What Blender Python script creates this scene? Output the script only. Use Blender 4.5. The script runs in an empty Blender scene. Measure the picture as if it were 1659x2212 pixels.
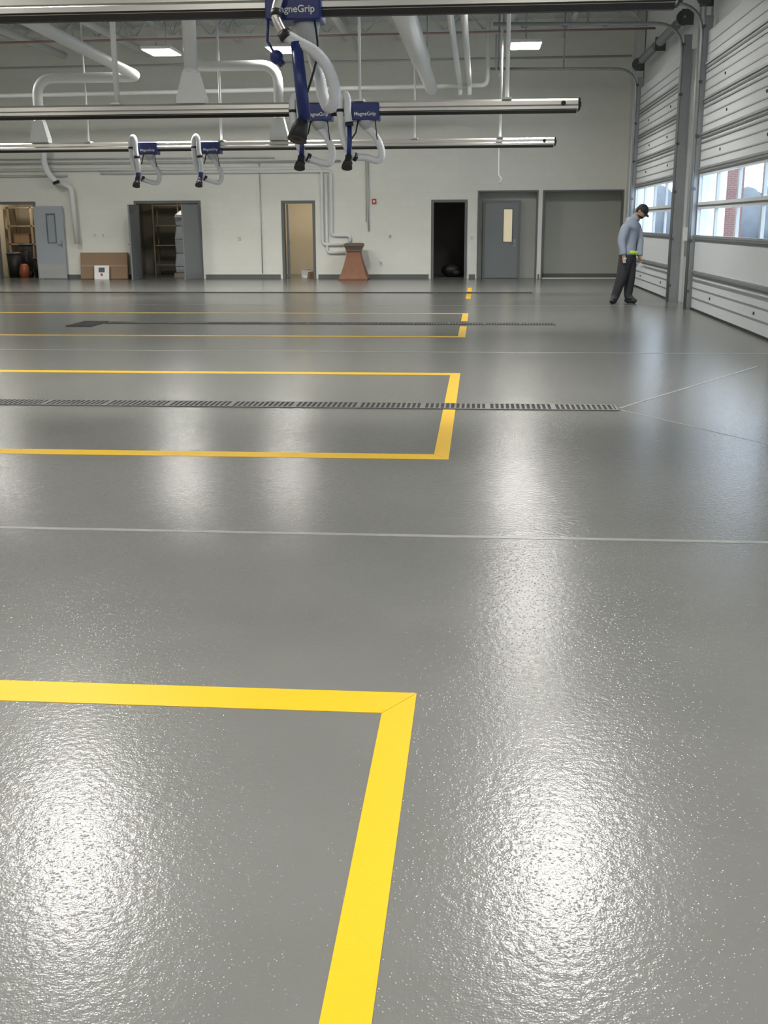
import bpy, math, random
import numpy as np
from mathutils import Vector, Matrix
random.seed(4)
C=bpy.context.scene.collection
H=1.55
# ------------------------------------------------------------------ materials
def mat(name,col,rough=.5,metal=0,bump=0,bscale=40,var=0,vscale=3,spec=.5,emit=0,ecol=None):
    m=bpy.data.materials.new(name);m.use_nodes=True
    nt=m.node_tree;b=nt.nodes['Principled BSDF']
    b.inputs['Base Color'].default_value=(*col,1);b.inputs['Roughness'].default_value=rough
    b.inputs['Metallic'].default_value=metal;b.inputs['Specular IOR Level'].default_value=spec
    tc=nt.nodes.new('ShaderNodeTexCoord')
    if var:
        n=nt.nodes.new('ShaderNodeTexNoise');n.inputs['Scale'].default_value=vscale;n.inputs['Detail'].default_value=4
        nt.links.new(tc.outputs['Object'],n.inputs['Vector'])
        r=nt.nodes.new('ShaderNodeMapRange');r.inputs['To Min'].default_value=1-var;r.inputs['To Max'].default_value=1+var
        nt.links.new(n.outputs['Fac'],r.inputs['Value'])
        x=nt.nodes.new('ShaderNodeVectorMath');x.operation='SCALE';x.inputs[0].default_value=col
        nt.links.new(r.outputs[0],x.inputs['Scale']);nt.links.new(x.outputs[0],b.inputs['Base Color'])
    if bump:
        n=nt.nodes.new('ShaderNodeTexNoise');n.inputs['Scale'].default_value=bscale;n.inputs['Detail'].default_value=3
        nt.links.new(tc.outputs['Object'],n.inputs['Vector'])
        bp=nt.nodes.new('ShaderNodeBump');bp.inputs['Strength'].default_value=bump;bp.inputs['Distance'].default_value=.01
        nt.links.new(n.outputs['Fac'],bp.inputs['Height']);nt.links.new(bp.outputs[0],b.inputs['Normal'])
    if emit:
        b.inputs['Emission Color'].default_value=(*(ecol or col),1);b.inputs['Emission Strength'].default_value=emit
    return m
def blockmat(name,col,rough=.7,mort=.93,bw=.4,rh=.2,ms=.008,bump=.25):
    m=mat(name,col,rough);nt=m.node_tree;b=nt.nodes['Principled BSDF']
    tc=nt.nodes.new('ShaderNodeTexCoord');sp=nt.nodes.new('ShaderNodeSeparateXYZ');cb=nt.nodes.new('ShaderNodeCombineXYZ')
    nt.links.new(tc.outputs['Object'],sp.inputs[0])
    ad=nt.nodes.new('ShaderNodeMath');ad.operation='ADD';nt.links.new(sp.outputs[0],ad.inputs[0]);nt.links.new(sp.outputs[1],ad.inputs[1])
    nt.links.new(ad.outputs[0],cb.inputs[0]);nt.links.new(sp.outputs[2],cb.inputs[1])
    br=nt.nodes.new('ShaderNodeTexBrick');nt.links.new(cb.outputs[0],br.inputs['Vector'])
    br.inputs['Scale'].default_value=1;br.inputs['Brick Width'].default_value=bw;br.inputs['Row Height'].default_value=rh
    br.inputs['Mortar Size'].default_value=ms
    br.inputs['Color1'].default_value=(*col,1);br.inputs['Color2'].default_value=(*[c*.97 for c in col],1)
    br.inputs['Mortar'].default_value=(*[c*mort for c in col],1)
    nt.links.new(br.outputs['Color'],b.inputs['Base Color'])
    bp=nt.nodes.new('ShaderNodeBump');bp.inputs['Strength'].default_value=bump;bp.inputs['Distance'].default_value=.004;bp.invert=True
    nt.links.new(br.outputs['Fac'],bp.inputs['Height']);nt.links.new(bp.outputs[0],b.inputs['Normal'])
    return m
M={}
M['wall']=blockmat('painted_block',(.77,.775,.71),.65,.96,bump=.15)
M['brick']=blockmat('red_brick',(.12,.065,.055),.8,1.7,.22,.075,.01)
M['wallr']=mat('painted_wall_white',(.62,.64,.64),.6,var=.03)
M['roomtan']=mat('tan_wall',(.62,.56,.45),.7,var=.04)
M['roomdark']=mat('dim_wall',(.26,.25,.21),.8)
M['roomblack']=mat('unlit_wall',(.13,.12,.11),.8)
M['recess']=mat('recess_gray',(.40,.41,.37),.6,var=.03)
M['frame']=mat('door_frame_gray',(.13,.14,.14),.45)
M['leaf']=mat('door_leaf_gray',(.18,.195,.20),.4,var=.04)
M['leaflight']=mat('door_leaf_light_gray',(.36,.39,.42),.4,var=.04)
M['panelgray']=mat('frosted_vision_panel',(.30,.34,.38),.35)
M['kick']=mat('kickplate_metal',(.55,.56,.56),.35,.6)
M['base']=mat('baseboard_gray',(.12,.13,.125),.5)
M['ceil']=mat('roof_deck_paint',(.60,.64,.65),.7,var=.05)
M['steel']=mat('painted_steel_gray',(.58,.61,.61),.55,var=.05)
M['pipe']=mat('white_painted_pipe',(.73,.745,.73),.45,var=.03)
M['conduit']=mat('gray_conduit',(.50,.51,.50),.4,.3)
M['alu']=mat('brushed_aluminium',(.62,.60,.56),.33,.75,var=.05,vscale=2)
M['galv']=mat('galvanised_steel',(.31,.33,.34),.45,.6,var=.1,vscale=8)
M['rubber']=mat('black_rubber',(.012,.012,.013),.5)
M['blue']=mat('blue_enamel',(.012,.026,.15),.35)
M['white']=mat('white_plastic',(.78,.78,.76),.4)
M['cone']=mat('gray_plastic',(.48,.49,.49),.45)
M['hose']=mat('white_hose',(.72,.74,.76),.5,var=.06,vscale=20)
M['yellow']=mat('yellow_tape',(.56,.345,.004),.42,bump=.06,bscale=90,var=.03,spec=.3)
M['door']=mat('door_panel_white',(.50,.53,.54),.45,var=.03)
M['strut']=mat('door_strut_gray',(.09,.10,.11),.45,.3)
M['grate']=mat('grate_iron',(.15,.148,.14),.5,.5,var=.25,vscale=12)
M['gratedark']=mat('grate_iron_dark',(.05,.05,.05),.55,.4,var=.25,vscale=12)
M['pit_shade']=mat('drain_shade_black',(.006,.006,.006),.8)  # shade of the hollow under the grates, put into the colour
M['joint']=mat('joint_filler',(.22,.22,.205),.3,var=.4,vscale=7)
M['card']=mat('cardboard',(.27,.18,.11),.8,var=.06)
M['rust']=mat('rust_orange_paint',(.20,.072,.028),.55,var=.2,vscale=8)
M['capm']=mat('weathered_bronze',(.13,.095,.07),.5,var=.2,vscale=10)
M['paper']=mat('white_paper',(.8,.8,.8),.6)
M['red']=mat('alarm_red',(.5,.02,.02),.4)
M['redpipe']=mat('sprinkler_pipe_red',(.30,.19,.17),.5)
M['wood']=mat('plywood_shelf',(.32,.26,.19),.6,var=.1)
M['orange']=mat('orange_plastic',(.30,.08,.03),.5)
M['snow']=mat('bright_concrete',(.62,.65,.68),.8,var=.06,vscale=.4)
M['trees']=mat('winter_trees',(.11,.12,.13),.9,var=.5,vscale=.7)
M['siding']=mat('blue_gray_siding',(.065,.085,.105),.7)
M['skin']=mat('skin',(.40,.235,.165),.5)
M['hoodie']=mat('gray_sweatshirt',(.28,.32,.385),.85,bump=.4,bscale=25,var=.08,vscale=14)
M['pants']=mat('dark_trousers',(.030,.032,.036),.8,bump=.4,bscale=20,var=.2,vscale=10)
M['cap']=mat('black_cap',(.010,.010,.012),.7)
M['beard']=mat('dark_beard',(.03,.018,.012),.9)
M['hivis']=mat('hi_vis_lime',(.45,.70,.04),.6)
M['shoe']=mat('dark_leather',(.02,.02,.02),.6)
M['eyew']=mat('eye_white',(.7,.7,.7),.3)
M['lens']=mat('led_lens',(1,.97,.9),.5,emit=66,ecol=(1,.97,.92))
M['warm']=mat('warm_bulb',(1,.9,.7),.5,emit=24,ecol=(1,.90,.72))
M['lit']=mat('glowing_door_glass',(.75,.68,.48),.3,emit=.25,ecol=(1,.85,.55))  # glass emits by itself to pass as lit from the room behind
# floor: fine grain, broader orange peel and sparse domed glints
m=mat('gray_epoxy',(.2,.2,.18),.19,spec=.48);nt=m.node_tree;b=nt.nodes['Principled BSDF'];NN=nt.nodes.new;LL=nt.links.new
tc=NN('ShaderNodeTexCoord')
n1=NN('ShaderNodeTexNoise');n1.inputs['Scale'].default_value=170;n1.inputs['Detail'].default_value=1
n2=NN('ShaderNodeTexNoise');n2.inputs['Scale'].default_value=1.1;n2.inputs['Detail'].default_value=5
n3=NN('ShaderNodeTexNoise');n3.inputs['Scale'].default_value=4;n3.inputs['Detail'].default_value=3
n4=NN('ShaderNodeTexNoise');n4.inputs['Scale'].default_value=42;n4.inputs['Detail'].default_value=1
vo=NN('ShaderNodeTexVoronoi');vo.inputs['Scale'].default_value=75
for n in (n1,n2,n3,n4,vo): LL(tc.outputs['Object'],n.inputs['Vector'])
cr=NN('ShaderNodeValToRGB');cr.color_ramp.elements[0].position=.3;cr.color_ramp.elements[1].position=.7
cr.color_ramp.elements[0].color=(.118,.119,.111,1);cr.color_ramp.elements[1].color=(.137,.138,.130,1)
LL(n2.outputs['Fac'],cr.inputs[0]);LL(cr.outputs[0],b.inputs['Base Color'])
mr=NN('ShaderNodeMapRange');mr.interpolation_type='SMOOTHSTEP';mr.inputs['From Min'].default_value=0;mr.inputs['From Max'].default_value=.34;mr.inputs['To Min'].default_value=1;mr.inputs['To Max'].default_value=0
LL(vo.outputs['Distance'],mr.inputs['Value'])
def bmp(h,st,dist,prev=None):
    q=NN('ShaderNodeBump');q.inputs['Strength'].default_value=st;q.inputs['Distance'].default_value=dist;LL(h,q.inputs['Height'])
    if prev: LL(prev.outputs[0],q.inputs['Normal'])
    return q
q=bmp(n3.outputs['Fac'],.14,.006);q=bmp(n4.outputs['Fac'],1,.0011,q);q=bmp(n1.outputs['Fac'],1,.0005,q);q=bmp(mr.outputs[0],1,.00055,q)
LL(q.outputs[0],b.inputs['Normal']);M['floor']=m
# window glass
m=bpy.data.materials.new('clear_glass');m.use_nodes=True;nt=m.node_tree;nt.nodes.clear()
o=nt.nodes.new('ShaderNodeOutputMaterial');t=nt.nodes.new('ShaderNodeBsdfTransparent');g=nt.nodes.new('ShaderNodeBsdfGlossy');g.inputs['Roughness'].default_value=.05
t.inputs[0].default_value=(.93,.96,1,1)
mx=nt.nodes.new('ShaderNodeMixShader');mx.inputs[0].default_value=.06
nt.links.new(t.outputs[0],mx.inputs[1]);nt.links.new(g.outputs[0],mx.inputs[2]);nt.links.new(mx.outputs[0],o.inputs[0]);M['glass']=m
# ------------------------------------------------------------------ mesh builder
NOSPLIT={'slotted_grate'}
class MB:
    def __init__(s): s.v=[];s.f=[];s.sm=[];s.p=[]
    def add(s,vs,fs,smooth=False):
        o=len(s.v);s.v+=[tuple(v) for v in vs];s.p.append((o,len(s.v)))
        for f in fs: s.f.append([o+i for i in f]);s.sm.append(smooth)
        return s
    def box(s,x0,x1,y0,y1,z0,z1):
        vs=[(x,y,z) for z in (z0,z1) for y in (y0,y1) for x in (x0,x1)]
        return s.add(vs,[(0,2,3,1),(4,5,7,6),(0,1,5,4),(2,6,7,3),(0,4,6,2),(1,3,7,5)])
    def prism(s,sec0,sec1,smooth=False,caps=True):
        n=len(sec0);fs=[(i,(i+1)%n,n+(i+1)%n,n+i) for i in range(n)]
        if caps: fs+= [tuple(range(n-1,-1,-1)),tuple(range(n,2*n))]
        return s.add(list(sec0)+list(sec1),fs,smooth)
    def tube(s,pts,r,seg=12,sub=0,corr=0,pitch=.04,caps=True):
        P=[Vector(p) for p in pts]
        rad=list(r) if isinstance(r,(list,tuple)) else [r]*len(P)
        if sub:
            Q=[];RR=[]
            for i in range(len(P)-1):
                p0=P[max(i-1,0)];p1=P[i];p2=P[i+1];p3=P[min(i+2,len(P)-1)]
                for k in range(sub):
                    t=k/sub
                    Q.append(.5*((2*p1)+(p2-p0)*t+(2*p0-5*p1+4*p2-p3)*t*t+(3*p1-p0-3*p2+p3)*t**3));RR.append(rad[i]*(1-t)+rad[i+1]*t)
            Q.append(P[-1]);RR.append(rad[-1]);P,rad=Q,RR
        n=len(P);T=[]
        for i in range(n):
            d=(P[min(i+1,n-1)]-P[max(i-1,0)]);T.append(d.normalized() if d.length>1e-9 else Vector((0,0,1)))
        ref=Vector((0,1,0)) if abs(T[0].y)<.9 else Vector((1,0,0))
        N=(ref-T[0]*ref.dot(T[0])).normalized();vs=[]
        for i in range(n):
            N=(N-T[i]*N.dot(T[i])).normalized();B=T[i].cross(N)
            rr=rad[i]*(1+(corr if i%2 else 0))
            for k in range(seg):
                a=2*math.pi*k/seg;vs.append(P[i]+(N*math.cos(a)+B*math.sin(a))*rr)
        fs=[(i*seg+k,i*seg+(k+1)%seg,(i+1)*seg+(k+1)%seg,(i+1)*seg+k) for i in range(n-1) for k in range(seg)]
        s.add(vs,fs,True)
        if caps:
            o=len(s.v)-len(vs);s.f.append([o+k for k in range(seg-1,-1,-1)]);s.sm.append(False)
            s.f.append([o+(n-1)*seg+k for k in range(seg)]);s.sm.append(False)
        return s
    def ell(s,c,r,seg=16,rings=10,rot=None):
        vs=[];fs=[]
        for i in range(rings+1):
            a=math.pi*i/rings
            for k in range(seg):
                b=2*math.pi*k/seg;p=Vector((r[0]*math.sin(a)*math.cos(b),r[1]*math.sin(a)*math.sin(b),r[2]*math.cos(a)))
                if rot: p=rot@p
                vs.append(p+Vector(c))
        for i in range(rings):
            for k in range(seg): fs.append((i*seg+k,(i+1)*seg+k,(i+1)*seg+(k+1)%seg,i*seg+(k+1)%seg))
        return s.add(vs,fs,True)
    def groups(s):
        bb=[]
        for a,b in s.p:
            A=np.array(s.v[a:b]);bb.append((A.min(0)-.002,A.max(0)+.002))
        par=list(range(len(bb)))
        def fd(i):
            while par[i]!=i: i=par[i]
            return i
        for i in range(len(bb)):
            for j in range(i):
                if (bb[i][0]<=bb[j][1]).all() and (bb[j][0]<=bb[i][1]).all(): par[fd(i)]=fd(j)
        g={}
        for i in range(len(bb)): g.setdefault(fd(i),[]).append(i)
        return list(g.values())
    def obj(s,name,m,parent=None,loc=(0,0,0),bevel=0,**kw):
        if parent and name not in NOSPLIT and len(s.p)>1:
            gs=s.groups()
            if len(gs)>1:
                res=[]
                for g in gs:
                    q=MB();mp={}
                    for pi in g:
                        a,b=s.p[pi];o=len(q.v)
                        for i in range(a,b): mp[i]=o+i-a
                        q.v+=s.v[a:b];q.p.append((o,len(q.v)))
                    for f,sm in zip(s.f,s.sm):
                        if f[0] in mp: q.f.append([mp[i] for i in f]);q.sm.append(sm)
                    res.append(q._mk(name,m,parent,loc,bevel,kw))
                return res[0]
        return s._mk(name,m,parent,loc,bevel,kw)
    def _mk(s,name,m,parent,loc,bevel,kw):
        me=bpy.data.meshes.new(name);me.from_pydata(s.v,[],s.f);me.polygons.foreach_set('use_smooth',s.sm)
        me.materials.append(M[m]);me.validate();me.update()
        ob=bpy.data.objects.new(name,me);C.objects.link(ob);ob.location=loc
        if parent: ob.parent=parent
        if bevel:
            bm=ob.modifiers.new('b','BEVEL');bm.width=bevel;bm.segments=2;bm.limit_method='ANGLE'
        for k,v in kw.items(): ob[k]=v
        return ob
def thing(name,loc,label,cat,group=None):
    e=bpy.data.objects.new(name,None);e.location=loc;e.empty_display_size=.1;C.objects.link(e)
    e['label']=label;e['category']=cat
    if group: e['group']=group
    return e
def arc_pts(pts,r=.2,n=6):
    P=[Vector(p) for p in pts];out=[P[0]]
    for i in range(1,len(P)-1):
        a=(P[i-1]-P[i]);b=(P[i+1]-P[i]);q=min(r,a.length*.45,b.length*.45);a=P[i]+a.normalized()*q;b=P[i]+b.normalized()*q
        for k in range(n+1):
            t=k/n;out.append(a*(1-t)**2+P[i]*2*t*(1-t)+b*t*t)
    out.append(P[-1]);return out
S=dict(kind='structure')
# ------------------------------------------------------------------ shell
XL,XR,YB,YF,ZC=-17.,4.05,32.46,-6.,6.9
MB().box(XL,XR+.3,YF,YB+.25,-.3,0).obj('floor','floor',**S)
MB().box(XL,XR+.3,YF,YB+.25,ZC,ZC+.2).obj('ceiling','ceil',**S)
MB().box(XL-.2,XL,YF,YB+.2,0,ZC).obj('wall_left','wall',**S)
MB().box(XL,XR,YF-.2,YF,0,ZC).obj('wall_front','wallr',**S)
def wall_holes(name,axis,a0,a1,p0,p1,holes,m,z1=ZC):
    xs=sorted({a0,a1,*[h[0] for h in holes],*[h[1] for h in holes]});zs=sorted({0,z1,*[h[2] for h in holes],*[h[3] for h in holes]})
    b=MB()
    for i in range(len(xs)-1):
        for j in range(len(zs)-1):
            cx=(xs[i]+xs[i+1])/2;cz=(zs[j]+zs[j+1])/2
            if any(h[0]<cx<h[1] and h[2]<cz<h[3] for h in holes): continue
            if axis=='x': b.box(xs[i],xs[i+1],p0,p1,zs[j],zs[j+1])
            else: b.box(p0,p1,xs[i],xs[i+1],zs[j],zs[j+1])
    return b.obj(name,m,**S)
OA=(-14.35,-13.06,0,2.2);OB=(-10.07,-8.12,0,2.2);OC=(-5.73,-4.78,0,2.18);OD=(-1.40,-.40,0,2.18);OE=(-.09,1.60,0,2.43);OF=(1.74,3.98,.02,2.43)
wall_holes('wall_back','x',XL,XR,YB,YB+.2,[OA,OB,OC,OD,OE,OF],'wall')
DOORS=[(-1.5,4.6),(6.45,12.65),(14.6,20.85),(22.95,29.2)]
ZD=4.75
wall_holes('wall_right','y',YF,YB+.2,XR,XR+.3,[(a+.05,b-.05,0,ZD-.05) for a,b in DOORS],'wallr')
def alcove(name,x0,x1,z1,dep,m,fl=None,th=.05):
    y0=YB+.2;y1=y0+dep;b=MB()
    b.box(x0-th,x0,y0,y1,0,z1);b.box(x1,x1+th,y0,y1,0,z1);b.box(x0-th,x1+th,y1,y1+th,0,z1+th);b.box(x0-th,x1+th,y0,y1,z1,z1+th)
    b.obj(name,m,**S)
    MB().box(x0-th,x1+th,y0,y1+th,-.05,0.001).obj(name.replace('wall','floor'),fl or 'floor',**S)
alcove('wall_storeroom_cream',-14.9,-12.3,2.7,3,'roomtan')
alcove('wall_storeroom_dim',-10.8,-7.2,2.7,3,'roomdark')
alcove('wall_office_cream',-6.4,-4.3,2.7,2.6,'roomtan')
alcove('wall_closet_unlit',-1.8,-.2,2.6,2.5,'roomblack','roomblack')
alcove('wall_recess_entry',-.09,1.60,2.43,.15,'recess')
alcove('wall_recess_niche',1.74,3.98,2.43,.35,'recess')
b=MB()
for a,c in [(XL,-14.43),(-12.98,-10.15),(-8.04,-5.81),(-4.70,-1.48),(-.32,-.14),(1.65,1.70)]: b.box(a,c,YB-.015,YB,0,.12)
b.obj('baseboard_back','base',**S)
MB().box(1.76,3.96,YB+.535,YB+.548,0,.12).obj('baseboard_niche','base',**S)
def frame(n,o,w=.06,dep=.24):
    x0,x1,z0,z1=o;b=MB();y0=YB-.02;y1=y0+dep
    b.box(x0-w*.3,x0+w,y0,y1,0,z1+w*.3);b.box(x1-w,x1+w*.3,y0,y1,0,z1+w*.3);b.box(x0+w,x1-w,y0,y1,z1-w,z1+w*.3)
    return b.obj('trim_%d'%n,'frame',bevel=.004,**S)
for i,o in enumerate([OA,OB,OC,OD]): frame(i+1,o)
frame(5,OE,.035);frame(6,(1.74,3.98,0,2.43),.035)
def leaf(name,w,h,loc,rotz,m='leaf',glass=None,kick=False,gm='glass',handle='r'):
    b=MB();t=.045
    if glass:
        gx0,gx1,gz0,gz1=glass
        b.box(0,gx0,-t,0,.01,h);b.box(gx1,w,-t,0,.01,h);b.box(gx0,gx1,-t,0,.01,gz0);b.box(gx0,gx1,-t,0,gz1,h)
    else: b.box(0,w,-t,0,.01,h)
    d=b.obj(name,m,loc=loc,**S);d.rotation_euler=(0,0,rotz)
    if glass:
        MB().box(gx0,gx1,-.03,-.02,gz0,gz1).obj('vision_glass',gm,d)
        f=MB();e=.025
        f.box(gx0-e,gx0,-t-.012,.01,gz0-e,gz1+e);f.box(gx1,gx1+e,-t-.012,.01,gz0-e,gz1+e);f.box(gx0,gx1,-t-.012,.01,gz0-e,gz0);f.box(gx0,gx1,-t-.012,.01,gz1,gz1+e);f.obj('glazing_bead','frame',d)
    if kick: MB().box(.04,w-.04,-t-.006,-t,.04,.42).obj('kickplate','kick',d)
    hx=w-.09 if handle=='r' else .09
    k=MB();k.tube([(hx,-t,1.0),(hx,-t-.06,1.0)],.014,8);k.tube([(hx,-t-.055,1.0),(hx+(-.11 if handle=='r' else .11),-t-.055,1.0)],.011,8);k.box(hx-.03,hx+.03,-t-.008,-t,.9,1.1)
    k.obj('door_handle','galv',d)
    return d
leaf('door_5',.90,2.08,(-13.08,YB-.06,0),math.radians(-4),'leaflight',(.40,.64,1.05,1.85),True,'panelgray')
leaf('door_6',.93,2.1,(-8.15,YB-.02,0),math.radians(-106),'leaf')
leaf('door_7',.93,2.1,(-9.97,YB-.02,0),math.radians(-88),'leaf')
leaf('door_8',.90,2.1,(-5.64,YB+.25,0),math.radians(98),'leaf')
leaf('door_9',.93,2.1,(.13,YB+.19,0),0,'leaf',(.52,.76,1.03,1.93),False,'lit')
f=MB();f.box(.06,.13,YB+.13,YB+.199,0,2.17);f.box(1.06,1.13,YB+.13,YB+.199,0,2.17);f.box(.13,1.06,YB+.13,YB+.199,2.11,2.17);f.obj('trim_7','frame',**S)
def strip(n,p,q,w,m='joint',z=.0015):
    p=Vector((*p,0));q=Vector((*q,0));d=(q-p).normalized();s=Vector((-d.y,d.x,0))*w/2
    MB().prism([p+s,p-s,q-s,q+s],[x+Vector((0,0,z)) for x in (p+s,p-s,q-s,q+s)]).obj('trim_%d'%n,m,**S)
strip(10,(XL,5.43),(3.9,5.40),.042);strip(11,(XL,13.75),(3.9,13.7),.05);strip(12,(XL,21.75),(3.9,21.75),.03)
strip(13,(1.22,9.52),(3.1,12.5),.03);strip(14,(1.22,9.42),(2.2,7.8),.02)
# ------------------------------------------------------------------ bay floor lines
BC=[1.35,9.52,17.68,25.75]
BAY=[(-.8,3.455),(7.29,11.73),(15.55,19.8),(23.65,27.8)]
def quadstrip(b,pts,z=.002):
    b.prism([(x,y,0) for x,y in pts],[(x,y,z) for x,y in pts])
for i,(y0,y1) in enumerate(BAY):
    e=thing('floor_marking',(-.19,y1,0),'wide yellow tape outline of a parking bay on gray epoxy','floor marking','yellow bay outlines')
    ww=(.165,.165,.13,.05)[i];xr=-.19;xi=-.295;xl=XL+.5
    if i<3:
        for pts in ([(xl,y1),(xl,y1-ww),(xi,y1-ww),(xr,y1)],[(xl,y0+ww),(xl,y0),(xr,y0),(xi,y0+ww)]):
            b=MB();quadstrip(b,pts);o=b.obj('long_line','yellow',e,loc=(.19,-y1,0))
    c=BC[i];gp=.17 if i<2 else .45
    for a,d,mi in ((c+gp,y1,1),(y0,c-gp,0)):
        b=MB()
        if mi: quadstrip(b,[(xi,a),(xr,a),(xr,d-.004),(xi,d-ww-.004)],.0022)
        else: quadstrip(b,[(xr,a+.004),(xr,d),(xi,d),(xi,a+ww+.004)],.0022)
        b.obj('end_line','yellow',e,loc=(.19,-y1,0))
# ------------------------------------------------------------------ trench drains
for i,c in enumerate(BC):
    x1=1.2;x0=-15.5 if i<2 else (-6.05 if i==2 else -15.5)
    e=thing('trench_drain',(x1,c,0),'long slotted iron trench drain grate set in the floor','drain','trench drains')
    MB().box(x0,x1,c-.13,c+.13,0.0005,.003).obj('channel_shade','pit_shade',e,loc=(-x1,-c,0))  # flat sheet on the floor, painted black as the shaded trough
    b=MB();b.box(x0,x1,c-.15,c-.125,.001,.008);b.box(x0,x1,c+.125,c+.15,.001,.008);b.box(x1-.02,x1,c-.13,c+.13,.001,.008)
    x=x1-.03;k=0
    while x>x0:
        k+=1
        if k%12==0: b.box(x-.045,x,c-.125,c+.125,.001,.008);x-=.07
        else: b.box(x-.018,x,c-.125,c+.125,.001,.0075);x-=.045
    b.obj('slotted_grate','grate' if i<2 else 'gratedark',e,loc=(-x1,-c,0))
e=thing('drain_cover',(-6.3,17.45,0),'dark square iron catch basin cover in the floor','drain')
MB().box(-.20,.20,-.4,.4,.0005,.006).obj('channel_shade','pit_shade',e)
b=MB()
for k in range(10): b.box(-.2+k*.0444-.008,-.2+k*.0444+.008,-.4,.4,.002,.012)
b.box(-.21,.21,-.43,-.39,.002,.014);b.box(-.21,.21,.39,.43,.002,.014);b.obj('slotted_grate','gratedark',e)
# ------------------------------------------------------------------ overhead doors
joints=[0,.62,1.24,1.83,2.40,2.98,3.56,4.14,ZD]
XD=3.87
for i,(a,d) in enumerate(DOORS):
    b=MB()
    for j in range(len(joints)-1):
        z0,z1=joints[j]+.006,joints[j+1]-.006
        if j in (2,3):
            n=4;w=(d-a)/n;r=.055
            b.box(XD,XD+.05,a,d,z0,z0+r);b.box(XD,XD+.05,a,d,z1-r,z1)
            for k in range(n+1):
                y=a+w*k;b.box(XD,XD+.05,max(a,y-.05),min(d,y+.05),z0+r,z1-r)
        else: b.box(XD,XD+.05,a,d,z0,z1)
    dr=b.obj('door_%d'%(i+1),'door',**S)
    for j in (2,3):
        n=4;w=(d-a)/n
        for k in range(n):
            MB().box(XD+.02,XD+.03,a+w*k+.05,a+w*(k+1)-.05,joints[j]+.06,joints[j+1]-.06).obj('window_pane','glass',dr)
    for j in range(1,len(joints)-1):
        z=joints[j]
        if j==3: MB().box(XD-.012,XD,a+.02,d-.02,z-.010,z+.010).obj('joint_seal','strut',dr);continue
        MB().box(XD-.03,XD,a+.02,d-.02,z+.05,z+.085).obj('section_strut','galv',dr)
        MB().box(XD-.012,XD,a+.02,d-.02,z-.018,z+.014).obj('joint_seal','strut',dr)
        if j>4 or j<2: MB().box(XD-.02,XD,a+.02,d-.02,z-.085,z-.06).obj('section_strut','galv',dr)
    for j in (0,4,5,6,7):
        for fr in (.36,.64):
            z=joints[j]+(joints[j+1]-joints[j])*fr
            MB().box(XD-.010,XD,a+.02,d-.02,z-.010,z+.010).obj('panel_rib','galv',dr)
    MB().box(XD-.01,XD+.06,a,d,-.0,.04).obj('bottom_seal','rubber',dr)
    for j in (0,4,5,6):
        for y in (a+1.5+.25*(j%2),a+4.6-.3*(j%2)):
            MB().tube([(XD-.015,y,joints[j]+.30),(XD,y,joints[j]+.30)],.022,8).obj('bolt_head','rubber',dr)
    b=MB();b.box(XD+.051,XR,a-.02,a+.06,0,ZD);b.box(XD+.051,XR,d-.06,d+.02,0,ZD);b.box(XD+.051,XR,a+.06,d-.06,ZD-.06,ZD);b.obj('trim_%d'%(50+i),'steel',**S)
    for sd,y in ((-1,a),(1,d)):
        e=thing('door_track',(XD-.1,y+sd*.06,0),'galvanised steel overhead door track curving under the roof','door track','overhead door tracks')
        pts=arc_pts([(0,0,0),(0,0,5.2),(-3.6,0,5.25)],.55,8)
        L=MB();L.tube(pts,.032,8);L.obj('roller_track','galv',e)
        L=MB();L.box(.02,.175,-.03,.03,0,5.0);L.obj('side_angle','galv',e)
        L=MB()
        for z in np.arange(.3,5,.9): L.box(-.015,.05,-.04,.06,z,z+.05)
        L.obj('track_bracket','strut',e)
        L=MB();L.tube([(-3.4,0,5.25),(-3.4,0,ZC)],.02,6);L.tube([(-1.8,0,5.23),(-1.8,0,ZC)],.02,6);L.obj('track_hanger','galv',e)
    e=thing('torsion_shaft',(XD-.1,(a+d)/2,5.3),'dark steel torsion spring shaft above an overhead door','door spring','torsion shafts')
    hw=(d-a)/2+.15
    MB().tube([(0,-hw,0),(0,hw,0)],.025,8).obj('shaft','galv',e)
    for s0,s1 in ((-2.4,-.3),(.3,2.4)):
        p=[(0,s0+(s1-s0)*k/60,0) for k in range(61)];MB().tube(p,.085,12,corr=.12).obj('torsion_spring','galv',e)
    for s0 in (-hw+.12,hw-.12): MB().tube([(0,s0-.05,0),(0,s0+.05,0)],.14,16).obj('cable_drum','strut',e)
    for s0 in (-hw+.02,0,hw-.02): MB().box(-.06,.17,s0-.01,s0+.01,-.14,.14).obj('bearing_plate','strut',e)
for y in (21.25,21.9,22.4):
    e=thing('wall_conduit',(3.98,y,0),'slim gray conduit running up the wall between doors','conduit','conduits between doors')
    L=MB();L.tube([(0,0,.9),(0,0,6.4)],.022,8);L.obj('conduit_pipe','conduit',e);L=MB();L.box(-.05,.06,-.06,.06,1.2,1.45);L.obj('control_box','steel',e)
for y in (13.5,30.2):
    e=thing('steel_column',(3.93,y,0),'slender light gray steel column against the wall','column','wall columns')
    L=MB();L.box(-.1,.1,-.11,-.09,0,ZC);L.box(-.1,.1,.09,.11,0,ZC);L.box(-.01,.01,-.09,.09,0,ZC);L.obj('column_shaft','steel',e)
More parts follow.
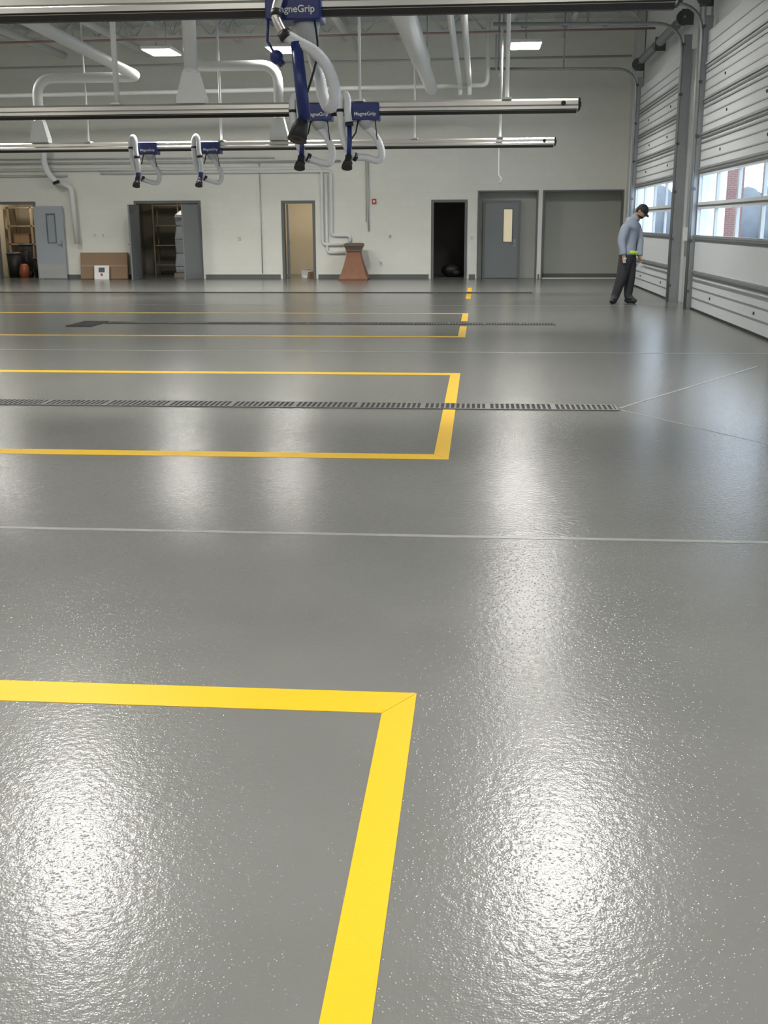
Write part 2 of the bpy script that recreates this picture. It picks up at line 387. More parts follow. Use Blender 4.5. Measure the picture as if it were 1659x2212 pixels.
# ------------------------------------------------------------------ roof structure
n=20
for y in (5.4,13.6,21.7,29.9):
    b=MB();b.box(XL,XR,y-.09,y+.09,6.2,6.26);b.box(XL,XR,y-.09,y+.09,6.74,6.8);x=XL;up=1
    while x<XR-.5:
        b.tube([(x,y,6.25 if up else 6.75),(x+.5,y,6.75 if up else 6.25)],.022,6);x+=.5;up=1-up
    b.obj('trim_%d'%n,'steel',**S);n+=1
x=-15.8
while x<3.6:
    b=MB();b.box(x-.06,x+.06,YF,YB,6.42,6.45);b.box(x-.05,x+.05,YF,YB,6.84,6.9);y=6.;up=1
    while y<YB-.6:
        b.tube([(x,y,6.44 if up else 6.85),(x,y+.5,6.85 if up else 6.44)],.015,5,caps=False);y+=.5;up=1-up
    b.obj('trim_%d'%n,'steel',**S);n+=1;x+=1.5
# ------------------------------------------------------------------ ceiling lights
LP=[(-12.1,26),(-7.23,26),(-4.45,26),(.91,26),(.98,18.9),(.93,10.5),(-4.35,10.4),(-9.7,10.5),(-12,18.6),(-7.5,2.5),(-3.4,2.2),(.9,2.2),(-13.5,2.5),(-14.5,10.5)]
for x,y in LP:
    e=thing('ceiling_light',(x,y,5.3),'flat white LED high bay light hung from the roof','light','ceiling lights')
    L=MB();L.box(-.34,.34,-.50,.50,.0,.07);L.box(-.12,.12,-.3,.3,.07,.12);L.obj('light_housing','white',e,bevel=.01)
    MB().box(-.31,.31,-.47,.47,-.012,-.001).obj('light_lens','lens',e)
    for sy in (-.42,.42): MB().tube([(0,sy,.07),(0,sy,1.2)],.006,5).obj('hanging_cable','galv',e)
    ld=bpy.data.lights.new('led_beam','AREA');ld.shape='RECTANGLE';ld.size=.6;ld.size_y=.92;ld.energy=130;ld.color=(1,.97,.92);ld.spread=math.radians(130)
    lo=bpy.data.objects.new('led_beam',ld);C.objects.link(lo);lo.parent=e;lo.location=(0,0,-.02)
# ------------------------------------------------------------------ exhaust rails
def rail(yc,z0,x1,hang):
    e=thing('exhaust_rail',(x1,yc,z0),'long aluminium vehicle exhaust extraction rail with black rubber seal','exhaust rail','exhaust rails')
    Lx=-15.5-x1
    prof=[(-.11,.055),(-.09,.055),(-.085,.04),(.085,.04),(.09,.055),(.11,.055),(.11,.095),(.08,.12),(.08,.175),(.05,.205),(-.05,.205),(-.08,.175),(-.08,.12),(-.11,.095)]
    MB().prism([(Lx,y,z) for y,z in prof],[(0,y,z) for y,z in prof]).obj('rail_profile','alu',e)
    sl=[(-.1,.054),(.1,.054),(.03,.0),(-.03,.0)]
    MB().prism([(Lx,y,z) for y,z in sl],[(-.02,y,z) for y,z in sl]).obj('rubber_seal','rubber',e)
    L=MB();L.box(0,.03,-.12,.12,.03,.21);L.box(-.1,.05,-.04,.04,.08,.16);L.obj('end_cap','rubber',e,bevel=.01)
    L=MB();L.tube([(-.22,-.10,.135),(-.22,-.125,.135)],.035,12);L.obj('rail_port','rubber',e)
    for hx,r in hang:
        L=MB();L.tube([(hx-x1,0,.205),(hx-x1,0,6.45-z0)],r,8);L.box(hx-x1-.07,hx-x1+.07,-.12,.12,.2,.23);L.obj('hanger_rod','pipe',e)
    return e
YA,Yb,Yc=9.5,17.68,25.7
rail(YA,3.165,1.5,[(-6.2,.02),(.4,.02)])
rail(Yb,3.145,1.42,[(-5.66,.045),(-1.87,.022),(.36,.03),(-9.3,.022)])
rail(Yc,3.16,1.58,[(-8.95,.022),(-5.87,.028),(.39,.028),(-12,.022),(-1.5,.02)])
txt=bpy.data.curves.new('txt','FONT');txt.body='MagneGrip';txt.size=.075;txt.align_x='CENTER';txt.align_y='CENTER';txt.extrude=.002;txt.offset=.001
to=bpy.data.objects.new('txt',txt);C.objects.link(to);bpy.context.view_layer.update()
tm=bpy.data.meshes.new_from_object(to.evaluated_get(bpy.context.evaluated_depsgraph_get()));bpy.data.objects.remove(to);tm.materials.clear();tm.materials.append(M['white'])
def unit(cx,yc,z0,kind,label):
    e=thing('exhaust_hose_unit',(cx,yc,z0),label,'exhaust hose','hose units on the rails')
    L=MB();L.box(-.225,.225,-.15,.15,(-.02 if kind!='A' else .06),(.235 if kind!='A' else .32));L.obj('trolley_housing','blue',e,bevel=.015)
    t=bpy.data.objects.new('logo_text',tm);C.objects.link(t);t.parent=e;t.location=(.01,-.154,.07 if kind!='A' else .14);t.rotation_euler=(math.radians(90),0,0)
    if kind!='A':
        L=MB();L.tube([(.02,-.02,-.02),(.02,-.02,-.06),(.03,-.02,-.14)],[.13,.12,.065],14);L.obj('suction_cone','cone',e)
        dx=.03 if cx>-2 else 0
        path=[(.03,-.02,-.12),(.14+dx,-.03,-.27),(.22+dx,-.03,-.47),(.17+dx,-.04,-.63+dx),(.02,-.08,-.62+dx*2),(-.18,-.12,-.53),(-.32,-.15,-.30),(-.36,-.17,0),(-.36,-.17,.26),(-.30,-.18,.355),(-.25,-.2,.28),(-.245,-.21,.08),(-.22,-.21,-.1)]
        if kind=='C': path+=[(-.2,-.21,-.28),(-.21,-.21,-.42)]
        L=MB();L.tube(path,.052,12,sub=12,corr=.12);L.obj('flexible_hose','hose',e)
        if kind=='B':
            L=MB();L.tube([(-.22,-.21,-.10),(-.22,-.21,-.35),(-.24,-.21,-.56)],.036,10);L.obj('lower_tube','blue',e)
        else:
            L=MB();L.tube([(-.21,-.21,-.42),(-.24,-.21,-.56)],.05,10);L.obj('lower_tube','blue',e)
        L=MB();L.tube([(-.24,-.21,-.53),(-.245,-.22,-.60),(-.26,-.26,-.68),(-.26,-.28,-.72)],[.05,.055,.08,.085],14);L.ell((-.25,-.26,-.65),(.075,.075,.06));L.obj('nozzle','rubber',e)
        for p,q in (((-.225,-.21,-.05),(-.22,-.21,-.11)),((-.12,-.10,-.565),(-.17,-.115,-.54)),((-.36,-.17,.1),(-.36,-.17,.14))): MB().tube([p,q],.064,12).obj('hose_clamp','rubber',e)
        MB().tube([(-.1,-.1,-.02),(-.13,-.16,-.2),(-.2,-.18,-.3)],.012,6).obj('balancer_cable','rubber',e);MB().tube([(.16,-.1,-.02),(.19,-.1,-.3)],.008,6).obj('balancer_cable','rubber',e)
    else:
        L=MB();L.tube([(.09,0,.06),(.09,0,.0),(.11,-.02,-.12)],[.11,.10,.06],16);L.obj('suction_cone','cone',e)
        L=MB();L.tube([(-.03,-.17,.36),(-.09,-.22,.22),(-.12,-.25,.08),(-.07,-.25,-.04)],.036,12,sub=8);L.obj('metal_elbow','alu',e)
        L=MB();L.tube([(-.115,-.235,.12),(-.115,-.25,.07)],.046,12);L.obj('hose_clamp','rubber',e)
        L=MB();L.tube([(-.065,-.25,-.04),(-.03,-.25,-.09)],.054,12);L.obj('hose_clamp','rubber',e)
        L=MB();L.tube([(-.04,-.25,-.07),(.05,-.25,-.12),(.18,-.25,-.19),(.28,-.25,-.30),(.335,-.24,-.45),(.33,-.22,-.56),(.28,-.18,-.60),(.23,-.14,-.51),(.20,-.10,-.38),(.15,-.05,-.22),(.11,-.02,-.10)],.043,14,sub=16,corr=.14);L.obj('flexible_hose','hose',e)
        L=MB();L.tube([(.04,-.26,-.12),(.07,-.27,-.42),(.10,-.28,-.71)],[.045,.05,.05],14);L.obj('lower_tube','blue',e)
        L=MB();L.tube([(.09,-.28,-.70),(.06,-.29,-.76),(.04,-.33,-.86)],[.045,.065,.08],16);L.ell((.05,-.31,-.82),(.07,.07,.055));L.obj('nozzle','rubber',e)
        L=MB();L.ell((-.13,-.2,-.22),(.055,.055,.055));L.tube([(-.13,-.2,-.22),(-.2,-.2,-.10),(-.2,-.14,.08)],.012,6);L.tube([(-.13,-.2,-.22),(-.08,-.2,-.28)],.03,8);L.obj('balancer','blue',e)
        MB().tube([(.17,-.12,.06),(.2,-.2,-.2),(.12,-.26,-.5)],.009,6,sub=6).obj('balancer_cable','rubber',e)
    return e
unit(-1.52,YA,3.06,'A','blue extraction trolley with white hose, chrome elbow and dark blue tube')
unit(-2.52,Yb,3.09,'B','blue extraction trolley with looped white hose and black nozzle')
unit(-1.79,Yb,3.09,'B','blue extraction trolley with looped white hose and black nozzle')
unit(-7.56,Yc,3.11,'C','blue extraction trolley with looped white hose and black nozzle')
unit(-6.11,Yc,3.11,'C','blue extraction trolley with looped white hose and black nozzle')
# ------------------------------------------------------------------ ducts
def duct(name,pts,r,label,cone=None,round_=.22,m='pipe',cat='duct'):
    e=thing(name,pts[0],label,cat);o=Vector(pts[0])
    P=[Vector(p)-o for p in arc_pts(pts,round_,6)]
    L=MB();L.tube(P,r,16);L.obj('duct_pipe',m,e)
    if cone:
        s=[(-cone,-.13,-.45),(cone,-.13,-.45),(cone,.13,-.45),(-cone,.13,-.45)]
        s1=[(-cone,-.13,-.38),(cone,-.13,-.38),(cone,.13,-.38),(-cone,.13,-.38)]
        t=[(-r,-r,.02),(r,-r,.02),(r,r,.02),(-r,r,.02)]
        L=MB();L.prism(s,s1);L.prism(s1,t);L.obj('transition_hood',m,e)
        L=MB();L.tube([(0,0,0),(0,0,.06)],r*1.12,16);L.obj('duct_collar',m,e)
    return e
duct('exhaust_duct',[(-4.47,Yb,3.80),(-4.47,Yb,6.8)],.105,'white vertical duct with a tapered hood on the rail',.22)
duct('exhaust_duct',[(-10.07,Yc,3.82),(-10.07,Yc,4.75),(-7.7,Yc,4.75),(-7.3,14.,4.85)],.11,'white elbowed duct with a tapered hood on the rail',.21,.4)
duct('exhaust_duct',[(-4.54,Yc,3.82),(-4.54,Yc,4.95),(-6.55,Yc,4.95),(-6.55,Yc,6.6)],.11,'white duct turning down to a tapered hood',.21,.4)
e=thing('air_duct',(-1.25,23,4.71),'large white round duct ending in a rounded cap','duct')
L=MB();L.tube([(0,-6.5,0),(0,.5,0),(0,1.1,0),(0,5.2,0),(0,5.5,0),(0,5.7,0)],[.19,.19,.15,.15,.13,.03],20);L.obj('duct_pipe','pipe',e)
MB().tube([(0,-2,.1),(0,-2,2.1)],.012,6).obj('duct_hanger','galv',e);MB().tube([(0,3,.1),(0,3,2.1)],.012,6).obj('duct_hanger','galv',e)
for x in (-.57,-.34):
    duct('ceiling_pipe',[(x,14,4.95),(x,28.8,4.86),(x,28.8,4.6)],.06,'white painted pipe running under the roof',None,.15,cat='pipe')
duct('ceiling_pipe',[(-16.9,28.95,4.72),(.1,28.95,4.84),(.1,28.95,6.5)],.055,'white horizontal pipe crossing below the roof',None,.15,cat='pipe')
duct('sprinkler_pipe',[(-16.9,27.5,5.78),(3.9,27.5,5.84)],.025,'slim dull red sprinkler pipe below the roof',None,.1,'redpipe',cat='pipe')
duct('ceiling_pipe',[(-16.9,31.5,5.75),(3.9,31.5,5.8)],.03,'gray conduit near the end wall',None,.1,'conduit',cat='pipe')
duct('ceiling_pipe',[(-16.9,22.6,5.95),(3.6,22.6,5.95)],.04,'white pipe crossing under the roof trusses',None,.1,'pipe',cat='pipe')
duct('ceiling_pipe',[(.3,28.95,6.0),(.3,28.95,5.2),(.42,28.95,5.05),(.42,28.95,2.7),(.52,28.95,2.6),(.42,28.95,2.5)],.022,'thin hanging conduit with a looped end',None,.1,'conduit',cat='pipe')
for x in (-11.6,-9.2,-3.4):
    duct('ceiling_pipe',[(x,8,6.1),(x,31.8,6.1)],.09,'white round pipe running along the roof',None,.1,'pipe',cat='pipe')
WY=YB-.05
def wp(pts,r,label='painted gray conduit fixed to the block wall',m='conduit',name='wall_pipe'):
    return duct(name,[(p[0],WY,p[1]) for p in pts],r,label,None,.1,m,cat='pipe')
wp([(-16.9,3.40),(-6.0,3.38),(-5.9,3.38)],.02);wp([(-16.9,3.27),(-4.0,3.27)],.03)
wp([(-16.9,3.1),(-4.55,3.08),(-4.55,.97),(-3.95,.97)],.045,'white pipe running down and across the wall','pipe')
wp([(-11,3.0),(-4.28,3.0),(-4.28,1.22),(-3.75,1.22),(-3.75,1.02)],.045,'white pipe running down and across the wall','pipe')
wp([(-4.42,2.9),(-4.42,.74),(-3.9,.74)],.04,'white pipe running down and across the wall','pipe')
wp([(-16.9,2.93),(-12,2.93)],.03);wp([(-6.34,3.27),(-6.34,.15)],.014);wp([(-3.21,3.27),(-3.21,1.33)],.018);wp([(-3.28,3.27),(-3.28,1.6)],.012)
duct('drop_pipe',[(-12.45,YB-.2,3.0),(-12.35,YB-.2,2.72),(-11.85,YB-.2,2.66),(-11.8,YB-.2,1.02)],.075,'white drop pipe bending down beside the gray door',None,.25,'pipe',cat='pipe')
e=thing('flexible_hose',(-12.3,YB-.45,3.5),'white flexible hose looped on the wall','hose')
L=MB();L.tube([(0,0,.3),(-.15,0,.15),(-.2,0,-.2),(-.1,0,-.5),(.1,0,-.75)],.085,12,sub=10,corr=.06);L.obj('hose_body','hose',e)
L=MB();L.tube([(.1,0,-.74),(.12,0,-.80)],.1,12);L.obj('hose_cuff','rubber',e)
def small(name,x,z,w,h,m,label,cat,d=.05):
    e=thing(name,(x,YB-.001,z),label,cat);MB().box(-w/2,w/2,-d,0,-h/2,h/2).obj('cover_plate',m,e,bevel=.008)
    MB().box(-w/4,w/4,-d-.012,-d+.002,-h/4,h/4).obj('face',{'red':'white'}.get(m,'conduit'),e)
small('fire_alarm',-3.05,2.16,.12,.14,'red','small red wall fire alarm strobe','alarm')
for x,z in ((-6.34,1.15),(-2.85,.45),(-2.6,1.2),(-7.0,1.15),(-11.3,1.25),(-11.05,1.25),(-.25,1.15)):
    small('wall_outlet',x,z,.08,.12,'white','white electrical plate on the block wall','outlet',.03)
# ------------------------------------------------------------------ props by back wall
e=thing('flat_carton',(-11.02,YB-.22,0),'flat brown cardboard carton leaning on the wall','box')
L=MB();L.box(-.71,.71,-.07,.05,0,.76);o=L.obj('carton_body','card',e,bevel=.006);o.rotation_euler=(math.radians(-8),0,0)
o=MB().box(-.71,.71,-.072,-.07,.36,.40).obj('tape_strip','wood',e);o.rotation_euler=(math.radians(-8),0,0)
e=thing('framed_notice',(-11.05,YB-.42,0),'white printed sheet with a dark square leaning on a carton','sign')
o=MB().box(-.22,.22,-.012,.012,0,.40).obj('sheet','paper',e);o.rotation_euler=(math.radians(-10),0,0)
o=MB().box(-.09,.09,-.016,-.012,.2,.34).obj('dark_print','strut',e);o.rotation_euler=(math.radians(-10),0,0)
o=MB().box(-.03,.03,-.016,-.012,.1,.17).obj('red_print','red',e);o.rotation_euler=(math.radians(-10),0,0)
e=thing('tapered_pedestal',(-3.58,YB-.55,0),'rust orange flared pedestal with a dark bronze cap','pedestal')
def loft(rows):
    L=MB()
    for (w0,z0),(w1,z1) in zip(rows,rows[1:]):
        L.prism([(-w0,-w0,z0),(w0,-w0,z0),(w0,w0,z0),(-w0,w0,z0)],[(-w1,-w1,z1),(w1,-w1,z1),(w1,w1,z1),(-w1,w1,z1)])
    return L
loft([(.41,0),(.41,.04),(.35,.16),(.27,.42),(.215,.62),(.19,.76)]).obj('pedestal_body','rust',e)
loft([(.19,.76),(.21,.80),(.21,.83),(.25,.92),(.265,.94),(.265,1.0),(.2,1.02)]).obj('pedestal_cap','capm',e)
e=thing('storage_shelf',(-14.0,YB+2.2,0),'light wooden shelf rack inside the storeroom','shelf')
for x in (-.75,.0,.75):
    for y in (-.25,.25): MB().box(x-.03,x+.03,y-.03,y+.03,0,2.1).obj('shelf_post','wood',e)
for z in (.35,.95,1.5,2.05): MB().box(-.78,.78,-.28,.28,z,z+.04).obj('shelf_board','wood',e)
for i,(x,z,w,h,mm,nm,lb) in enumerate([(-14.4,.39,.4,.35,'strut','storage_bin','dark bin on the storeroom shelf'),(-13.65,.39,.35,.42,'rubber','storage_bin','black bin on the storeroom shelf'),(-14.4,.99,.5,.3,'card','storage_bin','brown carton on the storeroom shelf'),(-13.6,.99,.3,.25,'rubber','storage_bin','black bin on the storeroom shelf'),(-13.65,1.54,.4,.12,'paper','storage_bin','low white tray on the storeroom shelf')]):
    e=thing(nm,(x,YB+2.2,z),lb,'box');MB().box(-w/2,w/2,-.2,.2,0,h*.9).obj('bin_body',mm,e,bevel=.02);MB().box(-w/2-.01,w/2+.01,-.21,.21,h*.9,h).obj('bin_lid',mm,e,bevel=.008)
e=thing('power_washer',(-13.75,YB+.5,0),'orange and black machine on the storeroom floor','machine')
L=MB();L.tube([(0,0,.0),(0,0,.25),(0,0,.38),(0,0,.42)],[.14,.15,.12,.05],14);L.obj('machine_body','orange',e)
MB().tube([(-.2,.1,.1),(-.14,.1,.1)],.1,14).obj('wheel','rubber',e);MB().tube([(.14,.1,.1),(.2,.1,.1)],.1,14).obj('wheel','rubber',e)
MB().tube(arc_pts([(-.1,.1,.2),(-.1,.2,.85),(.1,.2,.85),(.1,.1,.2)],.08),.015,8).obj('push_handle','rubber',e)
for x,y,h in ((-14.15,.75,.7),(-13.35,.75,.55),(-13.95,1.2,.95)):
    e=thing('trash_can',(x,YB+y,0),'black round trash can on the storeroom floor','bin');L=MB();L.tube([(0,0,0),(0,0,h)],[.17,.22],16);L.obj('can_body','rubber',e);L=MB();L.tube([(0,0,h),(0,0,h+.05)],[.235,.2],16);L.obj('can_lid','strut',e)
e=thing('wire_rack',(-9.0,YB+2.5,0),'metal shelving rack in the dim storeroom','shelf')
for x in (-1.2,-.4,.4,1.2):
    for y in (-.25,.25): MB().box(x-.02,x+.02,y-.02,y+.02,0,2.3).obj('rack_post','wood',e)
for z in (.3,.9,1.5,2.1): MB().box(-1.2,1.2,-.27,.27,z,z+.03).obj('rack_shelf','wood',e)
e=thing('wrapped_pallet',(-8.85,YB+1.3,0),'tall load wrapped in clear plastic on a pallet','pallet')
L=MB();L.box(-.4,.4,-.35,.35,0,.12);L.obj('pallet_base','wood',e)
loft([(.34,.12),(.37,.3),(.33,.7),(.35,1.1),(.3,1.5),(.34,1.8),(.2,1.95)]).obj('wrapped_load','leaflight',e,bevel=.04)
for i,(x,y,s,mm) in enumerate([(-5.0,.8,.22,'card'),(-5.2,1.1,.3,'paper'),(-4.95,.5,.14,'rust'),(-5.15,.45,.12,'paper')]):
    e=thing('small_carton',(x,YB+y,0),'small open carton on the office floor','box','cartons on the office floor')
    L=MB();L.box(-s/2,s/2,-s/2,s/2,0,s*.7);L.obj('carton_body',mm,e,bevel=.006);L=MB();L.prism([(-s/2,-s/2,s*.7),(s/2,-s/2,s*.7),(s/2,-s*.8,s*.8)],[(-s/2,-s/2,s*.71),(s/2,-s/2,s*.71),(s/2,-s*.8,s*.81)]);L.obj('carton_flap',mm,e)
for x,y,z in ((-13.6,YB+1.4,2.6),(-5.3,YB+1.3,2.6)):
    e=thing('room_light',(x,y,z),'warm flat light in a side room','light');MB().box(-.3,.3,-.3,.3,.02,.1).obj('light_housing','white',e);MB().box(-.27,.27,-.27,.27,0,.019).obj('light_lens','warm',e)
for bx,be,lb in ((-9.1,18,'unseen warm light added to brighten the dim storeroom'),(-.9,1.2,'unseen faint light added to brighten the dark closet')):
    ld=bpy.data.lights.new('added_fill_light','POINT');ld.energy=be;ld.color=(1,.9,.75);ld.shadow_soft_size=.1  # added point lights that lift the two dark doorways, no known source there
    e=thing('room_light',(bx,YB+1.0,2.45),lb,'light');MB().ell((0,0,.12),(.05,.05,.06)).obj('added_light_holder','white',e)
    lo=bpy.data.objects.new('added_fill_light',ld);C.objects.link(lo);lo.parent=e
e=thing('trash_bag',(-.85,YB+.9,0),'low dark bag heap on the closet floor','bag')
L=MB();L.ell((0,0,.2),(.3,.2,.2));L.ell((.15,-.05,.13),(.2,.18,.13));L.obj('bag_body','rubber',e)
# ------------------------------------------------------------------ outside
MB().box(XR+.3,80,-40,120,-.35,-.02).obj('floor_outside','snow',**S)
b=MB();random.seed(2)
for i in range(80):
    y=-30+i*2.2;h=3.5+random.random()*3.5
    b.ell((48+random.random()*4,y,h*.5),(2.2,2.0,h*.62),10,8)
for i in range(60):
    x=8+i*.8;h=3.0+random.random()*1.2
    b.ell((x,88+random.random()*4,h*.5),(1.5,2.0,h*.62),10,8)
o=b.obj('tree_line','trees');o['label']='hazy row of bare winter trees beyond the lot';o['category']='trees';o['kind']='stuff'
e=thing('brick_building',(8.5,42.,0),'red brick and blue gray neighbouring building outside','building')
MB().box(0,.8,-.4,.4,0,5).obj('brick_pier','brick',e);MB().box(-.75,0,-.2,.4,0,5).obj('siding_panel','siding',e)
# ------------------------------------------------------------------ person
pe=thing('person',(2.85,22.4,0),'person standing with bowed head in black cap, gray sweatshirt, dark trousers','person')
fw=Vector((.82,-.57,0));rt=Vector((-.57,-.82,0));up=Vector((0,0,1))
hd=Vector((.25,-.075,1.725))
V={'pel':((.03,0,.97),(.165,.135)),'waist':((.03,0,1.15),(.165,.13)),'chest':((.045,0,1.36),(.19,.145)),'uch':((.07,0,1.53),(.15,.12)),
'neck':((.13,-.03,1.625),.08),'nk2':((.20,-.05,1.675),.072),'head':(tuple(hd),(.115,.11)),'top':(tuple(hd+up*.075+fw*.02),.085),
'rsh':((-.05,-.165,1.50),.080),'rel':((-.135,-.20,1.22),.062),'rwr':((-.09,-.25,.975),.044),'rpa':((-.075,-.27,.885),(.040,.024)),
'lsh':((.185,.13,1.50),.080),'lel':((.26,.08,1.21),.062),'lwr':((.25,-.03,.945),.044),'lpa':((.265,-.055,.855),(.040,.024)),
'rhip':((-.025,-.085,.87),.135),'rkn':((-.08,-.10,.50),.098),'ran':((-.19,-.06,.12),.075),'rto':((-.25,-.19,.045),.038),
'lhip':((.085,.07,.87),.135),'lkn':((.095,.02,.50),.098),'lan':((.075,.03,.12),.075),'lto':((.20,-.05,.045),.038)}
E=[('pel','waist'),('waist','chest'),('chest','uch'),('uch','neck'),('neck','nk2'),('nk2','head'),('head','top'),
('uch','rsh'),('rsh','rel'),('rel','rwr'),('rwr','rpa'),('uch','lsh'),('lsh','lel'),('lel','lwr'),('lwr','lpa'),
('pel','rhip'),('rhip','rkn'),('rkn','ran'),('ran','rto'),('pel','lhip'),('lhip','lkn'),('lkn','lan'),('lan','lto')]
for s,pw,dirv in (('r',Vector((-.075,-.27,.885)),Vector((.08,-.06,-1)).normalized()),('l',Vector((.265,-.055,.855)),Vector((.1,-.15,-1)).normalized())):
    side=fw*.6+rt*(-.3 if s=='r' else .3);side.normalize()
    for k,ln in enumerate((.072,.082,.078,.06)):
        b0=pw+side*((k-1.5)*-.019)+dirv*.03
        p1=b0+dirv*ln*.5;p2=b0+dirv*ln*.95+(-rt if s=='r' else rt)*.02
        V[f'{s}f{k}a']=(tuple(b0),.0105);V[f'{s}f{k}b']=(tuple(p1),.0095);V[f'{s}f{k}c']=(tuple(p2),.008)
        E+= [(s+'pa',f'{s}f{k}a'),(f'{s}f{k}a',f'{s}f{k}b'),(f'{s}f{k}b',f'{s}f{k}c')]
    t0=pw+side*.035-dirv*.01;t1=t0+side*.02+dirv*.04
    V[s+'ta']=(tuple(t0),.012);V[s+'tb']=(tuple(t1),.010);E+=[(s+'pa',s+'ta'),(s+'ta',s+'tb')]
names=list(V);idx={k:i for i,k in enumerate(names)}
me=bpy.data.meshes.new('body');me.from_pydata([V[k][0] for k in names],[(idx[a],idx[b]) for a,b in E],[])
ob=bpy.data.objects.new('body',me);C.objects.link(ob)
md=ob.modifiers.new('s','SKIN');md.use_smooth_shade=True;md.branch_smoothing=.5
if not me.skin_vertices:
    bpy.context.view_layer.objects.active=ob;bpy.ops.mesh.customdata_skin_add()
for i,k in enumerate(names):
    r=V[k][1];r=r if isinstance(r,tuple) else (r,r)
    me.skin_vertices[0].data[i].radius=r;me.skin_vertices[0].data[i].use_root=(k=='pel')
sd=ob.modifiers.new('u','SUBSURF');sd.levels=3;sd.render_levels=3
bpy.context.view_layer.update()
nm=bpy.data.meshes.new_from_object(ob.evaluated_get(bpy.context.evaluated_depsgraph_get()))
ob.modifiers.clear();ob.data=nm;nm.materials.clear();nm.materials.append(M['skin'])
for p in nm.polygons: p.use_smooth=True;p.material_index=0
ob.parent=pe
def seg_d(p,a,b):
    ab=b-a;t=max(0,min(1,(p-a).dot(ab)/ab.length_squared));return (p-(a+ab*t)).length
def rk(k):
    r=V[k][1];return max(r) if isinstance(r,tuple) else r
arms={('rel','rwr'),('lel','lwr'),('rsh','rel'),('lsh','lel')}
torso={('pel','waist'),('waist','chest'),('chest','uch'),('uch','neck'),('uch','rsh'),('uch','lsh')}|arms
legs={('pel','rhip'),('rhip','rkn'),('rkn','ran'),('pel','lhip'),('lhip','lkn'),('lkn','lan')}
feet={('ran','rto'),('lan','lto')}
SEG=[((a,b),Vector(V[a][0]),Vector(V[b][0]),(rk(a)+rk(b))/2) for a,b in E]
reg={'sweatshirt':set(),'trousers':set()}
for p in nm.polygons:
    c=Vector(p.center);bst=min(SEG,key=lambda q:seg_d(c,q[1],q[2])/q[3])[0]
    if bst in arms: reg['sweatshirt'].add(p.index)
    elif bst in torso or bst in legs:
        if c.z>.945: reg['sweatshirt'].add(p.index)
        if c.z<1.01: reg['trousers'].add(p.index)
    elif bst in feet and c.z>.09: reg['trousers'].add(p.index)
from collections import Counter
for nmx,mt,off in (('sweatshirt','hoodie',.016),('trousers','pants',.009)):
    mp={};vs=[];fs=[]
    for pi in sorted(reg[nmx]):
        f=[]
        for vi in nm.polygons[pi].vertices:
            if vi not in mp: mp[vi]=len(vs);v=nm.vertices[vi];vs.append(v.co+v.normal*off)
            f.append(mp[vi])
        fs.append(f)
    ec=Counter(tuple(sorted((f[i],f[(i+1)%len(f)]))) for f in fs for i in range(len(f)))
    bd={v for e_,c_ in ec.items() if c_==1 for v in e_}
    for v in bd:   # straighten hems
        x_,y_,z_=vs[v]
        central=abs(x_-.04)<.22 and -.2<y_<.22
        if nmx=='sweatshirt' and central and .90<z_<1.02: vs[v]=Vector((x_,y_,.935))
        if nmx=='trousers' and z_<.2: vs[v]=Vector((x_,y_,.075))
    L=MB();L.add(vs,fs,True);o=L.obj(nmx,mt,pe)
    so=o.modifiers.new('t','SOLIDIFY');so.thickness=.006;so.offset=0
for a,t in (((-.19,-.06),(-.26,-.20)),((.075,.03),(.21,-.07))):
    A=Vector((*a,0));T=Vector((*t,0));h=(A-T)*.35
    L=MB();L.tube([A+h+up*.05,A+up*.056,(A+T)/2+up*.055,T+up*.045,T+(T-A)*.12+up*.035],[.03,.055,.052,.048,.025],12,sub=3);L.tube([A+up*.06,A+up*.16],[.055,.06],12);L.obj('boot','shoe',pe)
fd=(fw*.66-up*.75).normalized();fu=(up*.66+fw*.75).normalized()
R3=Matrix((fd,rt,fu)).transposed()
hc=hd+up*.035
L=MB();L.tube([hc+fd*.095+fu*.02,hc+fd*.125-fu*.015,hc+fd*.10-fu*.03],[.010,.017,.012],8);L.obj('nose','skin',pe)
for s in (-1,1):
    L=MB();L.ell(hc+fd*.088+rt*.034*s+fu*.022,(.012,.012,.009),8,6,R3);L.obj('eye','eyew',pe)
    L=MB();L.ell(hc+rt*.098*s-fu*.005,(.022,.01,.033),10,8,R3);L.obj('ear','skin',pe)
L=MB();L.ell(hc+fd*.036-fu*.070,(.082,.088,.060),14,10,R3);L.obj('beard','beard',pe)
L=MB();L.tube([hc+fd*.112-fu*.048-rt*.018,hc+fd*.115-fu*.048,hc+fd*.112-fu*.048+rt*.018],.004,6);L.obj('mouth','skin',pe)
L=MB();L.ell(hc-fd*.03+fu*.0,(.09,.100,.10),14,10,R3);L.obj('hair','beard',pe)
vs=[];L=MB();seg=20
cc=hc+fu*.03
for i in range(7):
    a=math.pi/2*i/6
    for k in range(seg):
        t=2*math.pi*k/seg;vs.append(cc+fd*(.118*math.cos(a)*math.cos(t)-.005)+rt*(.110*math.cos(a)*math.sin(t))+fu*(.105*math.sin(a)))
L.add(vs,[(i*seg+k,i*seg+(k+1)%seg,(i+1)*seg+(k+1)%seg,(i+1)*seg+k) for i in range(6) for k in range(seg)],True)
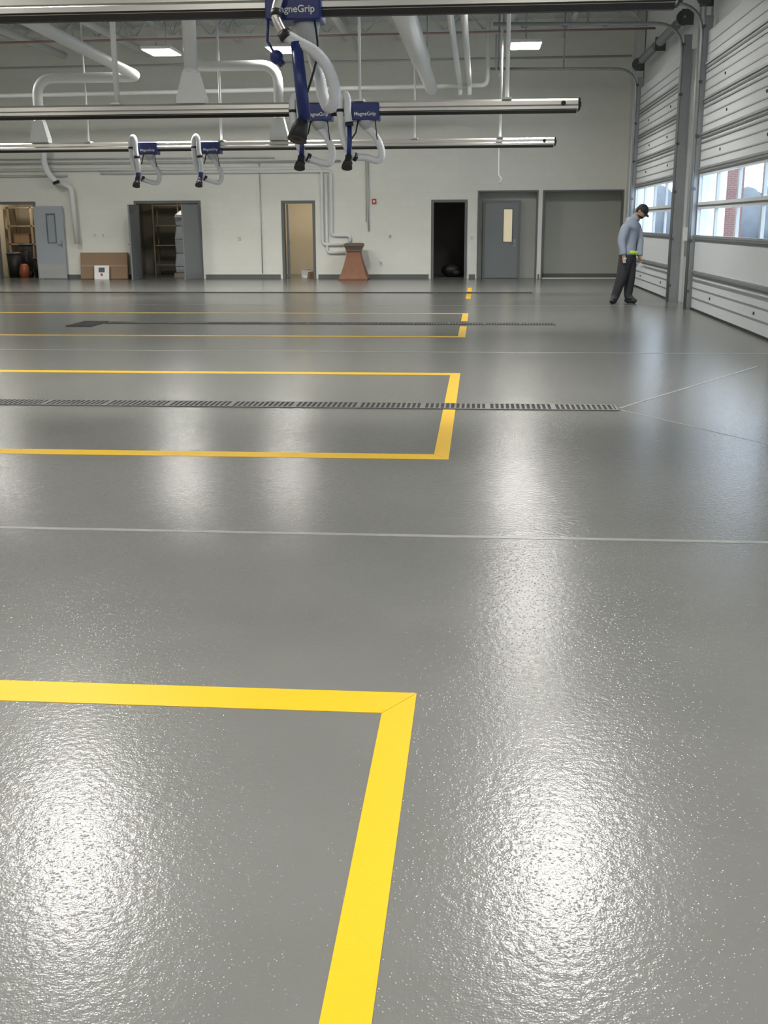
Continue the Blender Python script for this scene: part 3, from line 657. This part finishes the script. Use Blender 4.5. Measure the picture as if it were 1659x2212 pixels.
L.obj('cap','cap',pe)
L=MB();L.ell(cc+fd*.120-fu*.004,(.058,.072,.010),16,8,R3);L.obj('cap_brim','cap',pe)
L=MB();L.ell((.055,.02,1.60),(.105,.12,.055),14,10);L.obj('hood','hoodie',pe)
L=MB();L.ell((.085,-.165,.985),(.085,.022,.038),14,8);L.ell((.16,-.135,.975),(.05,.03,.034),12,8);L.obj('hi_vis_vest','hivis',pe)
e=thing('hard_hat',(3.115,22.31,.66),'pale gray hard hat held by the brim','hat')
L=MB();L.tube([(0,0,.03),(0,0,.07),(0,0,.10),(0,0,.115)],[.078,.072,.048,.012],16);L.obj('hat_shell','leaflight',e);L=MB();L.ell((0,-.01,.03),(.09,.105,.010),16,6);L.obj('hat_brim','white',e)
e=thing('phone',(2.785,22.10,.80),'white phone held in a lowered hand','phone')
MB().box(-.022,.022,-.005,.005,-.01,.085).obj('phone_case','paper',e,bevel=.003);MB().box(-.018,.018,-.007,-.005,.0,.075).obj('phone_screen','leaflight',e)
# ------------------------------------------------------------------ world, camera
w=bpy.data.worlds.new('w');bpy.context.scene.world=w;w.use_nodes=True
bg=w.node_tree.nodes['Background'];bg.inputs[0].default_value=(.80,.90,1,1);bg.inputs[1].default_value=5.2
f,th,ps,ro=2369.5,.2572,.0863,.0045
F=Vector((-math.sin(ps)*math.cos(th),math.cos(ps)*math.cos(th),-math.sin(th)));R=Vector((math.cos(ps),math.sin(ps),0));U=R.cross(F)
R,U=R*math.cos(ro)-U*math.sin(ro),U*math.cos(ro)+R*math.sin(ro)
cd=bpy.data.cameras.new('camera');cam=bpy.data.objects.new('camera',cd);C.objects.link(cam)
mw=Matrix((R,U,-F)).transposed().to_4x4();mw.translation=Vector((0,0,H));cam.matrix_world=mw
cd.sensor_fit='VERTICAL';cd.sensor_height=24;cd.sensor_width=18;cd.lens=24*f/2212;cd.clip_end=300
bpy.context.scene.camera=cam
vs=bpy.context.scene.view_settings;vs.view_transform='Standard';vs.look='None';vs.exposure=0
